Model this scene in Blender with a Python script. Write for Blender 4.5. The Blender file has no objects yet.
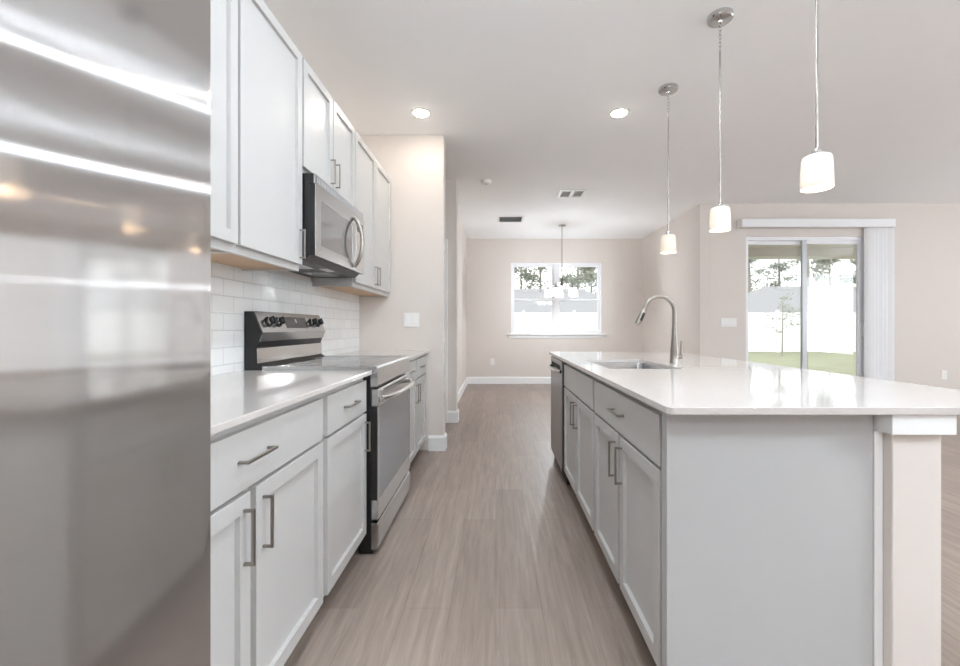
import bpy, bmesh, math, random
from mathutils import Vector, Matrix
random.seed(7)
S = bpy.context.scene
COL = S.collection
PI = math.pi

# ------------------------------------------------------------------ camera, sky, exposure
cam_d = bpy.data.cameras.new('camera'); cam = bpy.data.objects.new('camera', cam_d); COL.objects.link(cam)
cam.location = (0, 0, 1.10); cam.rotation_euler = (PI/2, 0, 0)
cam_d.sensor_width = 36; cam_d.lens = 36*427/960
cam_d.shift_x = -16/960; cam_d.shift_y = -6/960
cam_d.clip_start = 0.05; cam_d.clip_end = 300
S.camera = cam
S.view_settings.view_transform = 'Standard'; S.view_settings.look = 'None'
S.view_settings.gamma = 1; S.view_settings.use_curve_mapping = False
S.view_settings.exposure = 1.06
w = bpy.data.worlds.new('overcast_sky'); S.world = w; w.use_nodes = True
bg = w.node_tree.nodes['Background']
bg.inputs['Color'].default_value = (0.98, 0.99, 1.0, 1); bg.inputs['Strength'].default_value = 1.25
S.cycles.max_bounces = 14; S.cycles.diffuse_bounces = 8; S.cycles.glossy_bounces = 6
S.cycles.transparent_max_bounces = 12; S.cycles.sample_clamp_indirect = 60

def area(name, loc, rot, sx, sy, power, col=(1, 1, 1)):
    d = bpy.data.lights.new(name, 'AREA'); d.shape = 'RECTANGLE'; d.size = sx; d.size_y = sy
    d.energy = power; d.color = col
    o = bpy.data.objects.new(name, d); COL.objects.link(o); o.location = loc; o.rotation_euler = rot
    return o
# unseen fill light added in front of the solid right wall
area('right_wall_fill_light', (8.4, 2.2, 1.45), (0, PI/2, 0), 2.0, 4.2, 54, (.93, 1.01, 1.09))
# unseen fill lamps added outside the frame to brighten the rooms
def fill_lamp(name, loc, power, col=(1, 1, 1), r=.16):
    d = bpy.data.lights.new(name, 'POINT'); d.energy = power; d.color = col; d.shadow_soft_size = r
    o = bpy.data.objects.new(name, d); COL.objects.link(o); o.location = loc; return o
fill_lamp('living_room_fill_lamp', (2.69, -.3, 2.70), 26, (.88, 1.0, 1.11), .012)
fill_lamp('far_living_room_fill_lamp', (4.3, -.3, 2.53), 72, (.88, 1.0, 1.11), .012)
fill_lamp('entry_fill_lamp', (.0, -1.3, 2.2), 24, (.88, 1.0, 1.11))

LENS_E = 54.0; LENS_FILL = 180.0           # recessed lights; brighter fill lenses added above the frame
PEND_W = .55           # bulbs in the pendants
CHAN_E = .55; CHAN_FILL_W = 20.0   # lit chandelier shades; fill light added below its hub
H = 2.81               # ceiling
CT, CB = 0.892, 0.872  # worktop top / underside

# ------------------------------------------------------------------ materials
def srgb(r, g, b):
    f = lambda c: (c/255/12.92) if c/255 <= .04045 else ((c/255+.055)/1.055)**2.4
    return (f(r), f(g), f(b), 1)
def mat(name, col, rough=.5, metal=0., spec=.5, noise=0., nscale=60., bump=0., bscale=200., **kw):
    m = bpy.data.materials.new(name); m.use_nodes = True
    nt = m.node_tree; p = nt.nodes['Principled BSDF']
    p.inputs['Base Color'].default_value = col; p.inputs['Roughness'].default_value = rough
    p.inputs['Metallic'].default_value = metal; p.inputs['Specular IOR Level'].default_value = spec
    for k, v in kw.items(): p.inputs[k.replace('_', ' ')].default_value = v
    tc = nt.nodes.new('ShaderNodeTexCoord')
    if noise:
        n = nt.nodes.new('ShaderNodeTexNoise'); n.inputs['Scale'].default_value = nscale; n.inputs['Detail'].default_value = 4
        nt.links.new(tc.outputs['Object'], n.inputs['Vector'])
        mx = nt.nodes.new('ShaderNodeMix'); mx.data_type = 'RGBA'
        mx.inputs[6].default_value = tuple(c*(1-noise) for c in col[:3])+(1,)
        mx.inputs[7].default_value = tuple(min(1, c*(1+noise)) for c in col[:3])+(1,)
        nt.links.new(n.outputs['Fac'], mx.inputs[0]); nt.links.new(mx.outputs[2], p.inputs['Base Color'])
    if bump:
        n = nt.nodes.new('ShaderNodeTexNoise'); n.inputs['Scale'].default_value = bscale
        nt.links.new(tc.outputs['Object'], n.inputs['Vector'])
        b = nt.nodes.new('ShaderNodeBump'); b.inputs['Strength'].default_value = bump; b.inputs['Distance'].default_value = .002
        nt.links.new(n.outputs['Fac'], b.inputs['Height']); nt.links.new(b.outputs['Normal'], p.inputs['Normal'])
    return m
M = {}
M['wall'] = mat('beige_wall_paint', srgb(218, 210, 203), .75, spec=.3, noise=.012, nscale=3, bump=.08, bscale=350)
M['ceiling'] = mat('white_ceiling_paint', srgb(248, 248, 248), .9, spec=.2, noise=.01, nscale=4, bump=.12, bscale=220)
M['trim'] = mat('white_trim_paint', srgb(238, 238, 237), .4, noise=.01, nscale=9)
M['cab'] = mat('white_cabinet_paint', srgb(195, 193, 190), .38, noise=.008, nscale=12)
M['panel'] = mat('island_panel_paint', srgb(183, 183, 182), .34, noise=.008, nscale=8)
M['plastic'] = mat('white_plastic', srgb(236, 234, 230), .35, noise=.01)
M['ply'] = mat('maple_plywood', srgb(205, 172, 140), .55, noise=.12, nscale=14)
M['dark'] = mat('dark_gap_paint', srgb(40, 38, 37), .7, noise=.05)
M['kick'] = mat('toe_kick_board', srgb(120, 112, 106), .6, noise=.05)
M['black'] = mat('black_enamel', srgb(30, 29, 29), .35, noise=.05)
M['blackglass'] = mat('black_ceramic_glass', srgb(34, 30, 28), .06, spec=.8, noise=.05)
M['ovenglass'] = mat('oven_window_glass', srgb(120, 123, 127), .12, metal=.35, spec=1.0, noise=.06, nscale=5)
M['mwglass'] = mat('microwave_window_glass', srgb(150, 148, 146), .09, metal=.75, noise=.05, nscale=4)
M['nickel'] = mat('brushed_nickel', srgb(160, 154, 147), .3, metal=1, noise=.04, nscale=150)
M['chrome'] = mat('polished_chrome', srgb(205, 205, 205), .12, metal=1, noise=.02)
M['quartz'] = mat('white_quartz', srgb(206, 200, 195), .06, spec=.75, noise=.015, nscale=90)
M['vinyl'] = mat('white_vinyl', srgb(238, 238, 240), .4, noise=.01, nscale=5)
M['blind'] = mat('white_blind_vinyl', srgb(236, 236, 237), .45, noise=.01, nscale=20)
M['alu'] = mat('grey_aluminium', srgb(188, 190, 192), .35, metal=.5, noise=.02)
M['roof'] = mat('weathered_shingles', srgb(146, 146, 148), .9, noise=.12, nscale=6)
M['stucco'] = mat('pale_stucco', srgb(205, 201, 192), .9, noise=.04, nscale=4)
M['lawn'] = mat('pale_grass', srgb(138, 140, 114), .95, noise=.28, nscale=1.4)
M['slab'] = mat('patio_concrete', srgb(205, 202, 198), .85, noise=.05, nscale=6)
M['leaf'] = mat('tree_leaves', srgb(150, 154, 142), .8, noise=.25, nscale=.6)
M['bark'] = mat('tree_bark', srgb(150, 145, 138), .9, noise=.2, nscale=5)
M['rubber'] = mat('black_rubber', srgb(26, 26, 26), .7, noise=.05)
M['display'] = mat('range_display_glass', srgb(62, 58, 56), .12, noise=.04)
M['grey'] = mat('grey_vent_paint', srgb(175, 175, 177), .6, noise=.03)
M['duct'] = mat('vent_duct_paint', srgb(170, 170, 172), .7, noise=.04); M['pale'] = mat('pale_vent_paint', srgb(215, 215, 215), .6, noise=.03)
M['satin'] = mat('satin_nickel_arms', srgb(118, 114, 110), .45, metal=.8, noise=.03)
M['mark'] = mat('white_print', srgb(235, 235, 235), .5, noise=.01)

def steel(name, col, rough, tangent='Z', rot=0., aniso=.0, mix=.0, mirror=.06):
    """stainless steel; optional second lobe with a brushed (anisotropic) spread"""
    m = bpy.data.materials.new(name); m.use_nodes = True
    nt = m.node_tree; p = nt.nodes['Principled BSDF']; out = nt.nodes['Material Output']
    tc = nt.nodes.new('ShaderNodeTexCoord')
    mp = nt.nodes.new('ShaderNodeMapping'); mp.inputs['Scale'].default_value = (3, 3, 260)
    nt.links.new(tc.outputs['Object'], mp.inputs['Vector'])
    n = nt.nodes.new('ShaderNodeTexNoise'); n.inputs['Scale'].default_value = 2.5; n.inputs['Detail'].default_value = 3
    nt.links.new(mp.outputs['Vector'], n.inputs['Vector'])
    mx = nt.nodes.new('ShaderNodeMix'); mx.data_type = 'RGBA'
    mx.inputs[6].default_value = tuple(c*.96 for c in col[:3])+(1,); mx.inputs[7].default_value = tuple(min(1, c*1.04) for c in col[:3])+(1,)
    nt.links.new(n.outputs['Fac'], mx.inputs[0]); nt.links.new(mx.outputs[2], p.inputs['Base Color'])
    p.inputs['Metallic'].default_value = 1; p.inputs['Roughness'].default_value = rough
    if mix:
        tg = nt.nodes.new('ShaderNodeTangent'); tg.direction_type = 'RADIAL'; tg.axis = tangent
        p = nt.nodes.new('ShaderNodeBsdfAnisotropic'); p.inputs['Roughness'].default_value = rough; p.inputs['Anisotropy'].default_value = aniso
        nt.links.new(tg.outputs['Tangent'], p.inputs['Tangent']); nt.links.new(mx.outputs[2], p.inputs['Color'])
        g = nt.nodes.new('ShaderNodeBsdfGlossy'); g.inputs['Roughness'].default_value = mirror
        nt.links.new(mx.outputs[2], g.inputs['Color'])
        ms = nt.nodes.new('ShaderNodeMixShader'); ms.inputs[0].default_value = mix
        nt.links.new(g.outputs[0], ms.inputs[1]); nt.links.new(p.outputs[0], ms.inputs[2]); nt.links.new(ms.outputs[0], out.inputs['Surface'])
    return m
M['steel'] = steel('stainless_steel', srgb(196, 196, 196), .22)
M['steel_fridge'] = steel('brushed_stainless_door', srgb(196, 193, 191), .17, 'Z', 0, -.93, .6, .08)
M['steel_shiny'] = steel('polished_stainless', srgb(214, 213, 211), .12)
M['steel_dw'] = steel('dishwasher_stainless', srgb(134, 137, 140), .25)

def floor_mat():
    m = mat('grey_brown_vinyl_planks', srgb(140, 124, 114), .38, spec=.65); nt = m.node_tree; p = nt.nodes['Principled BSDF']
    tc = nt.nodes.new('ShaderNodeTexCoord')
    mp = nt.nodes.new('ShaderNodeMapping'); mp.inputs['Rotation'].default_value = (0, 0, PI/2)
    nt.links.new(tc.outputs['Object'], mp.inputs['Vector'])
    br = nt.nodes.new('ShaderNodeTexBrick'); br.offset = .37; br.inputs['Scale'].default_value = 1
    br.inputs['Brick Width'].default_value = 1.22; br.inputs['Row Height'].default_value = .18
    br.inputs['Mortar Size'].default_value = .0012; br.inputs['Mortar Smooth'].default_value = .2; br.inputs['Bias'].default_value = 0
    br.inputs['Color1'].default_value = srgb(144, 129, 119); br.inputs['Color2'].default_value = srgb(158, 143, 132); br.inputs['Mortar'].default_value = srgb(130, 115, 106)
    nt.links.new(mp.outputs['Vector'], br.inputs['Vector'])
    m2 = nt.nodes.new('ShaderNodeMapping'); m2.inputs['Scale'].default_value = (26, 1.7, 1)
    nt.links.new(tc.outputs['Object'], m2.inputs['Vector'])
    n = nt.nodes.new('ShaderNodeTexNoise'); n.inputs['Scale'].default_value = 1.6; n.inputs['Detail'].default_value = 7; n.inputs['Roughness'].default_value = .65; n.inputs['Distortion'].default_value = .6
    nt.links.new(m2.outputs['Vector'], n.inputs['Vector'])
    cr = nt.nodes.new('ShaderNodeMapRange'); cr.inputs[1].default_value = .3; cr.inputs[2].default_value = .7; cr.inputs[3].default_value = .76; cr.inputs[4].default_value = 1.20
    nt.links.new(n.outputs['Fac'], cr.inputs[0])
    mx = nt.nodes.new('ShaderNodeMix'); mx.data_type = 'RGBA'; mx.blend_type = 'MULTIPLY'; mx.inputs[0].default_value = 1
    nt.links.new(br.outputs['Color'], mx.inputs[6]); nt.links.new(cr.outputs[0], mx.inputs[7]); nt.links.new(mx.outputs[2], p.inputs['Base Color'])
    b = nt.nodes.new('ShaderNodeBump'); b.inputs['Strength'].default_value = .15; b.inputs['Distance'].default_value = .001
    nt.links.new(n.outputs['Fac'], b.inputs['Height']); nt.links.new(b.outputs['Normal'], p.inputs['Normal'])
    return m
M['floor'] = floor_mat()

def tile_mat():
    m = mat('white_subway_tile', srgb(228, 228, 226), .1, spec=.5); nt = m.node_tree; p = nt.nodes['Principled BSDF']
    tc = nt.nodes.new('ShaderNodeTexCoord'); sp = nt.nodes.new('ShaderNodeSeparateXYZ'); cb = nt.nodes.new('ShaderNodeCombineXYZ')
    nt.links.new(tc.outputs['Object'], sp.inputs[0]); nt.links.new(sp.outputs['Y'], cb.inputs['X']); nt.links.new(sp.outputs['Z'], cb.inputs['Y'])
    br = nt.nodes.new('ShaderNodeTexBrick'); br.inputs['Scale'].default_value = 1
    br.inputs['Brick Width'].default_value = .1525; br.inputs['Row Height'].default_value = .0775; br.inputs['Mortar Size'].default_value = .0022; br.inputs['Mortar Smooth'].default_value = .4
    br.inputs['Color1'].default_value = srgb(226, 226, 224); br.inputs['Color2'].default_value = srgb(231, 231, 229); br.inputs['Mortar'].default_value = srgb(205, 204, 201)
    nt.links.new(cb.outputs[0], br.inputs['Vector']); nt.links.new(br.outputs['Color'], p.inputs['Base Color'])
    b = nt.nodes.new('ShaderNodeBump'); b.invert = True; b.inputs['Strength'].default_value = .6; b.inputs['Distance'].default_value = .0015
    nt.links.new(br.outputs['Fac'], b.inputs['Height']); nt.links.new(b.outputs['Normal'], p.inputs['Normal'])
    return m
M['tile'] = tile_mat()

def glass_mat():
    m = bpy.data.materials.new('clear_window_glass'); m.use_nodes = True; nt = m.node_tree; nt.nodes.remove(nt.nodes['Principled BSDF'])
    t = nt.nodes.new('ShaderNodeBsdfTransparent'); t.inputs[0].default_value = (.97, .985, .98, 1)
    g = nt.nodes.new('ShaderNodeBsdfGlossy'); g.inputs['Roughness'].default_value = .01
    f = nt.nodes.new('ShaderNodeFresnel'); f.inputs['IOR'].default_value = 1.45
    x = nt.nodes.new('ShaderNodeMixShader'); nt.links.new(f.outputs[0], x.inputs[0]); nt.links.new(t.outputs[0], x.inputs[1]); nt.links.new(g.outputs[0], x.inputs[2])
    nt.links.new(x.outputs[0], nt.nodes['Material Output'].inputs['Surface']); return m
M['glass'] = glass_mat()

def shade_mat(name, tl):
    m = bpy.data.materials.new(name); m.use_nodes = True; nt = m.node_tree; nt.nodes.remove(nt.nodes['Principled BSDF'])
    t = nt.nodes.new('ShaderNodeBsdfTranslucent'); t.inputs[0].default_value = (.92, .80, .66, 1)
    d = nt.nodes.new('ShaderNodeBsdfDiffuse'); d.inputs[0].default_value = (.86, .78, .67, 1)
    x = nt.nodes.new('ShaderNodeMixShader'); x.inputs[0].default_value = tl
    nt.links.new(d.outputs[0], x.inputs[1]); nt.links.new(t.outputs[0], x.inputs[2])
    nt.links.new(x.outputs[0], nt.nodes['Material Output'].inputs['Surface']); return m
M['shade'] = shade_mat('frosted_opal_glass', .05)
def emit(name, col, s):
    m = bpy.data.materials.new(name); m.use_nodes = True; p = m.node_tree.nodes['Principled BSDF']
    p.inputs['Base Color'].default_value = (.9, .9, .9, 1); p.inputs['Emission Color'].default_value = col; p.inputs['Emission Strength'].default_value = s; return m
M['lens'] = emit('recessed_light_lens', (1.10, 1, .88, 1), LENS_E)
M['chan'] = emit('lit_opal_glass', (1.0, .93, .82, 1), CHAN_E)
M['lens_fill'] = emit('recessed_light_lens_bright', (.89, 1.005, 1.12, 1), LENS_FILL)  # only for the fill lights added above the frame
M['bulb'] = emit('lamp_bulb', (1, .9, .75, 1), 4)

# ------------------------------------------------------------------ mesh helpers
def box(bm, x0, x1, y0, y1, z0, z1, bev=0., seg=2):
    x0, x1 = sorted((x0, x1)); y0, y1 = sorted((y0, y1)); z0, z1 = sorted((z0, z1))
    mt = Matrix.Translation(((x0+x1)/2, (y0+y1)/2, (z0+z1)/2)) @ Matrix.Diagonal((x1-x0, y1-y0, z1-z0, 1))
    r = bmesh.ops.create_cube(bm, size=1, matrix=mt)
    if bev:
        es = list({e for v in r['verts'] for e in v.link_edges})
        bmesh.ops.bevel(bm, geom=es, offset=bev, segments=seg, profile=.5, affect='EDGES')
def prism(bm, pts, axis, a0, a1, bev=0.):
    """extrude a closed 2-D outline along an axis ('x': pts are (y,z); 'y': (x,z); 'z': (x,y))"""
    f = {'x': lambda p, a: (a, p[0], p[1]), 'y': lambda p, a: (p[0], a, p[1]), 'z': lambda p, a: (p[0], p[1], a)}[axis]
    A = [bm.verts.new(f(p, a0)) for p in pts]; B = [bm.verts.new(f(p, a1)) for p in pts]
    fs = [bm.faces.new(A), bm.faces.new(B[::-1])]
    n = len(pts)
    for i in range(n): fs.append(bm.faces.new((A[i], B[i], B[(i+1) % n], A[(i+1) % n])))
    bmesh.ops.recalc_face_normals(bm, faces=fs)
    if bev:
        es = [e for e in {e for f_ in fs for e in f_.edges} if e.calc_face_angle(0) > .5]
        bmesh.ops.bevel(bm, geom=es, offset=bev, segments=2, profile=.5, affect='EDGES')
def lathe(bm, prof, c, seg=32, axis='z'):
    rings = []
    for r, h in prof:
        ring = []
        for i in range(seg):
            a = 2*PI*i/seg; u, v = r*math.cos(a), r*math.sin(a)
            p = {'z': (u, v, h), 'x': (h, u, v), 'y': (u, h, v)}[axis]
            ring.append(bm.verts.new((c[0]+p[0], c[1]+p[1], c[2]+p[2])))
        rings.append(ring)
    fs = []
    for A, B in zip(rings, rings[1:]):
        for i in range(seg): fs.append(bm.faces.new((A[i], A[(i+1) % seg], B[(i+1) % seg], B[i])))
    if prof[0][0] > 1e-5 and prof[0] != prof[-1]:
        pass
    return rings, fs
def lathe_solid(bm, prof, c, seg=32, axis='z'):
    rings, fs = lathe(bm, prof, c, seg, axis)
    fs.append(bm.faces.new(rings[0][::-1])); fs.append(bm.faces.new(rings[-1]))
    bmesh.ops.recalc_face_normals(bm, faces=fs)
def tube(bm, pts, r, seg=12, cap=True, closed=False):
    pts = [Vector(p) for p in pts]; n = len(pts); rr = r if isinstance(r, (list, tuple)) else [r]*n
    rings = []; up = None
    for i, p in enumerate(pts):
        if closed: d = pts[(i+1) % n]-pts[i-1]
        else: d = (pts[min(i+1, n-1)]-pts[max(i-1, 0)])
        d.normalize()
        if up is None: up = Vector((0, 0, 1)) if abs(d.z) < .9 else Vector((0, 1, 0))
        s = d.cross(up).normalized(); up = s.cross(d).normalized()
        rings.append([bm.verts.new(p+rr[i]*(math.cos(2*PI*k/seg)*s+math.sin(2*PI*k/seg)*up)) for k in range(seg)])
    fs = []
    for i in range(n if closed else n-1):
        A, B = rings[i], rings[(i+1) % n]
        for k in range(seg): fs.append(bm.faces.new((A[k], A[(k+1) % seg], B[(k+1) % seg], B[k])))
    if cap and not closed: fs += [bm.faces.new(rings[0][::-1]), bm.faces.new(rings[-1])]
    bmesh.ops.recalc_face_normals(bm, faces=fs)
def rrect(x0, x1, y0, y1, r, n=6):
    out = []
    for cx, cy, a in ((x1-r, y1-r, 0), (x0+r, y1-r, 90), (x0+r, y0+r, 180), (x1-r, y0+r, 270)):
        for i in range(n+1):
            t = math.radians(a+90*i/n); out.append((cx+r*math.cos(t), cy+r*math.sin(t)))
    return out
def origin(o):
    v = Vector((0, 0, 0))
    while o: v += Vector(o.location); o = o.parent
    return v
def obj(name, bm, m, parent=None, smooth=False, loc=None):
    """one mesh object; vertices come in world coordinates"""
    me = bpy.data.meshes.new(name)
    off = origin(parent) if parent else Vector(loc or (0, 0, 0))
    bmesh.ops.translate(bm, verts=bm.verts, vec=-off)
    bm.to_mesh(me); bm.free()
    me.materials.append(M[m] if isinstance(m, str) else m)
    if smooth:
        me.shade_smooth()
        me.set_sharp_from_angle(angle=math.radians(38))
    o = bpy.data.objects.new(name, me); COL.objects.link(o)
    if parent: o.parent = parent
    elif loc: o.location = loc
    return o
def B(): return bmesh.new()
def tag(o, label, cat, group=None):
    o['label'] = label; o['category'] = cat
    if group: o['group'] = group
    return o
def thing(name, label, cat, loc=(0, 0, 0), group=None):
    o = bpy.data.objects.new(name, None); COL.objects.link(o); o.location = loc; o.empty_display_size = .1
    return tag(o, label, cat, group)
def struct(name, bm, m, parent=None, label=None, smooth=False):
    o = obj(name, bm, m, parent, smooth); o['kind'] = 'structure'
    if label: o['label'] = label
    return o
def bx(name, m, parent, *a, bev=0., smooth=False):
    bm = B(); box(bm, *a, bev=bev); return obj(name, bm, m, parent, smooth)
def dup(root, loc, label=None):
    r = root.copy(); COL.objects.link(r); r.location = loc
    if label: r['label'] = label
    for ch in list(root.children):
        c = ch.copy(); COL.objects.link(c); c.parent = r
        for g in list(ch.children):
            d = g.copy(); COL.objects.link(d); d.parent = c
    return r

# ------------------------------------------------------------------ room shell
def sbox(name, m, *a, bev=0.):
    bm = B(); box(bm, *a, bev=bev); return struct(name, bm, m)
sbox('floor', 'floor', -3.2, 8.5, -3.5, 8.42, -.05, 0)
sbox('ceiling', 'ceiling', -3.2, 8.5, -3.5, 8.42, H, H+.1)
sbox('wall_left', 'wall', -1.36, -1.225, -3.5, 3.80, 0, H)
sbox('wall_pantry', 'wall', -3.2, -.465, 3.80, 3.92, 0, H, bev=.006)
sbox('wall_hall', 'wall', -3.2, -.452, 4.92, 5.05, 0, H, bev=.006)
sbox('wall_hall_end', 'wall', -3.3, -3.2, 3.8, 5.05, 0, H)
sbox('wall_dining_left', 'wall', -.69, -.565, 5.05, 8.27, 0, H)
def holed(name, m, x0, x1, y0, y1, hx0, hx1, hz0, hz1):
    bm = B()
    box(bm, x0, hx0, y0, y1, 0, H); box(bm, hx1, x1, y0, y1, 0, H); box(bm, hx0, hx1, y0, y1, hz1, H)
    if hz0 > 0: box(bm, hx0, hx1, y0, y1, 0, hz0)
    return struct(name, bm, m)
WX0, WX1, WZ0, WZ1 = .29, 2.05, .965, 2.345
holed('wall_far', 'wall', -.69, 2.95, 8.27, 8.42, WX0, WX1, WZ0, WZ1)
sbox('wall_dining_right', 'wall', 2.83, 2.97, 5.93, 8.27, 0, H, bev=.004)
SX0, SX1, SZ1 = 3.47, 5.20, 2.36
holed('wall_slider', 'wall', 2.97, 8.5, 5.93, 6.08, SX0, SX1, 0, SZ1)
sbox('wall_right', 'wall', 8.5, 8.62, -3.62, 6.08, 0, H)
sbox('wall_front', 'wall', -1.36, 8.62, -3.62, -3.5, 0, H)

def base(name, x0, x1, y0, y1, d):
    """baseboard lying against one face; d = which side the moulded top faces"""
    t, h = .016, .135
    prof = [(0, 0), (t, 0), (t, h-.02), (t*.45, h-.004), (t*.2, h), (0, h)]
    bm = B()
    if d == '-y': prism(bm, [(y1-p[0], p[1]) for p in prof], 'x', x0, x1)
    if d == '+x': prism(bm, [(x0+p[0], p[1]) for p in prof], 'y', y0, y1)
    if d == '-x': prism(bm, [(x1-p[0], p[1]) for p in prof], 'y', y0, y1)
    return struct(name, bm, 'trim')
base('baseboard_pantry', -.60, -.449, 0, 3.80, '-y')
base('baseboard_pantry_side', -.465, 0, 3.786, 3.92, '+x')
base('baseboard_hall', -.555, -.436, 0, 4.92, '-y')
base('baseboard_hall_side', -.452, 0, 4.906, 5.05, '+x')
base('baseboard_dining_left', -.565, 0, 5.06, 8.27, '+x')
base('baseboard_far', -.55, 2.815, 0, 8.27, '-y')
base('baseboard_dining_right', 0, 2.83, 5.93, 8.27, '-x')
base('baseboard_slider_left', 2.815, 3.40, 0, 5.93, '-y')
base('baseboard_slider_right', 5.38, 8.5, 0, 5.93, '-y')
# hall door in its casing
dr = struct('door_1', (lambda b: (box(b, -1.37, -.65, 4.906, 4.918, .01, 2.03), b)[1])(B()), 'trim')
bm = B(); box(bm, -.645, -.556, 4.895, 4.92, 0, 2.11, bev=.004); box(bm, -1.465, -1.376, 4.895, 4.92, 0, 2.11, bev=.004); box(bm, -1.376, -.645, 4.895, 4.92, 2.035, 2.11, bev=.004)
struct('door_casing', bm, 'trim', dr)
bm = B(); lathe_solid(bm, [(.011, 0), (.011, -.03), (.027, -.036), (.030, -.05), (.022, -.062), (.004, -.065)], (-1.30, 4.906, .95), 20, 'y'); struct('door_knob', bm, 'nickel', dr, smooth=True)

# ------------------------------------------------------------------ dining window
wn = struct('window_1', (lambda b: (box(b, WX0, WX0+.035, 8.30, 8.40, WZ0, WZ1), box(b, WX1-.035, WX1, 8.30, 8.40, WZ0, WZ1),
     box(b, WX0+.035, WX1-.035, 8.30, 8.40, WZ1-.035, WZ1), box(b, WX0+.035, WX1-.035, 8.30, 8.40, WZ0, WZ0+.03), box(b, 1.128, 1.212, 8.30, 8.40, WZ0+.03, WZ1-.035), b)[-1])(B()), 'vinyl')
for a, b_ in ((WX0+.035, 1.128), (1.212, WX1-.035)):
    zm = 1.625
    for nm, z0, z1, y in (('upper_sash', zm-.02, WZ1-.035, 8.36), ('lower_sash', WZ0+.03, zm+.025, 8.33)):
        bm = B(); t = .034
        box(bm, a, a+t, y, y+.028, z0, z1, bev=.003); box(bm, b_-t, b_, y, y+.028, z0, z1, bev=.003)
        box(bm, a+t, b_-t, y, y+.028, z1-t, z1, bev=.003); box(bm, a+t, b_-t, y, y+.028, z0, z0+t, bev=.003)
        s = struct(nm, bm, 'vinyl', wn)
        struct('pane', (lambda b: (box(b, a+t-.004, b_-t+.004, y+.012, y+.016, z0+t-.004, z1-t+.004), b)[1])(B()), 'glass', s)
bm = B(); box(bm, WX0-.065, WX1+.065, 8.215, 8.31, WZ0-.022, WZ0+.003, bev=.006); struct('window_sill', bm, 'trim', wn)
bm = B(); box(bm, WX0-.04, WX1+.04, 8.25, 8.27, WZ0-.075, WZ0-.022, bev=.004); struct('window_apron', bm, 'trim', wn)

# ------------------------------------------------------------------ sliding glass door
bm = B()
box(bm, SX0, SX0+.045, 5.95, 6.06, 0, SZ1); box(bm, SX1-.045, SX1, 5.95, 6.06, 0, SZ1); box(bm, SX0+.045, SX1-.045, 5.95, 6.06, SZ1-.05, SZ1); box(bm, SX0+.045, SX1-.045, 5.95, 6.06, 0, .03)
sd = struct('door_2', bm, 'vinyl')
XM = 4.335
def slider_panel(nm, x0, x1, y, lft, rgt, lm, rm):
    bm = B()
    box(bm, x0, x1, y, y+.035, SZ1-.10, SZ1-.05, bev=.003); box(bm, x0, x1, y, y+.035, .03, .11, bev=.003)
    if lm == 'vinyl': box(bm, x0, x0+lft, y, y+.035, .11, SZ1-.10, bev=.003)
    if rm == 'vinyl': box(bm, x1-rgt, x1, y, y+.035, .11, SZ1-.10, bev=.003)
    p = struct(nm, bm, 'vinyl', sd)
    struct('pane', (lambda b: (box(b, x0+lft*.5, x1-rgt*.5, y+.014, y+.02, .10, SZ1-.09), b)[1])(B()), 'glass', p)
    for which, xx in (('l', (x0, x0+lft)), ('r', (x1-rgt, x1))):
        if (lm if which == 'l' else rm) == 'alu':
            b2 = B(); box(b2, xx[0], xx[1], y-.003, y+.038, .03, SZ1-.052, bev=.004); struct('interlock_stile', b2, 'alu', p)
slider_panel('fixed_panel', SX0+.045, XM+.05, 6.01, .02, .075, 'vinyl', 'alu')
slider_panel('sliding_panel', XM-.055, SX1-.045, 5.965, .06, .10, 'alu', 'vinyl')
bm = B(); tube(bm, [(SX1-.1, 5.963, .95), (SX1-.1, 5.93, .97), (SX1-.1, 5.93, 1.15), (SX1-.1, 5.963, 1.17)], .008, 8); struct('pull_handle', bm, 'vinyl', sd)
# valance and blinds
v = thing('blind_valance', 'long white valance box mounted above the sliding glass door', 'valance', (4.4, 5.86, 2.46))
bx('front_board', 'blind', v, 3.345, 5.433, 5.80, 5.815, 2.462, 2.57, bev=.003)
bx('return_end', 'blind', v, 3.345, 3.36, 5.815, 5.928, 2.462, 2.575, bev=.002); bx('return_end', 'blind', v, 5.418, 5.433, 5.815, 5.928, 2.462, 2.575, bev=.002)
bx('head_rail', 'vinyl', v, 3.37, 5.41, 5.86, 5.90, 2.47, 2.51, bev=.003)
vb = thing('vertical_blind', 'white vertical blind slats stacked at the right end of the sliding glass door', 'blind', (5.24, 5.88, 0))
for i in range(14):
    x = 5.115+i*.0235; a = math.radians(-35+random.uniform(-3, 3)); c, s = math.cos(a)*.044, math.sin(a)*.044
    bm = B(); pr = []
    for k in range(7):
        t = -1+2*k/6; bow = .006*(1-t*t); pr.append((x+c*t+bow*math.sin(a), 5.872+s*t*.9-bow*math.cos(a)))
    prism(bm, pr+[(p[0]+.0012, p[1]+.0004) for p in pr[::-1]], 'z', .04, 2.465)
    obj('slat', bm, 'blind', vb, smooth=True)

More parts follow.
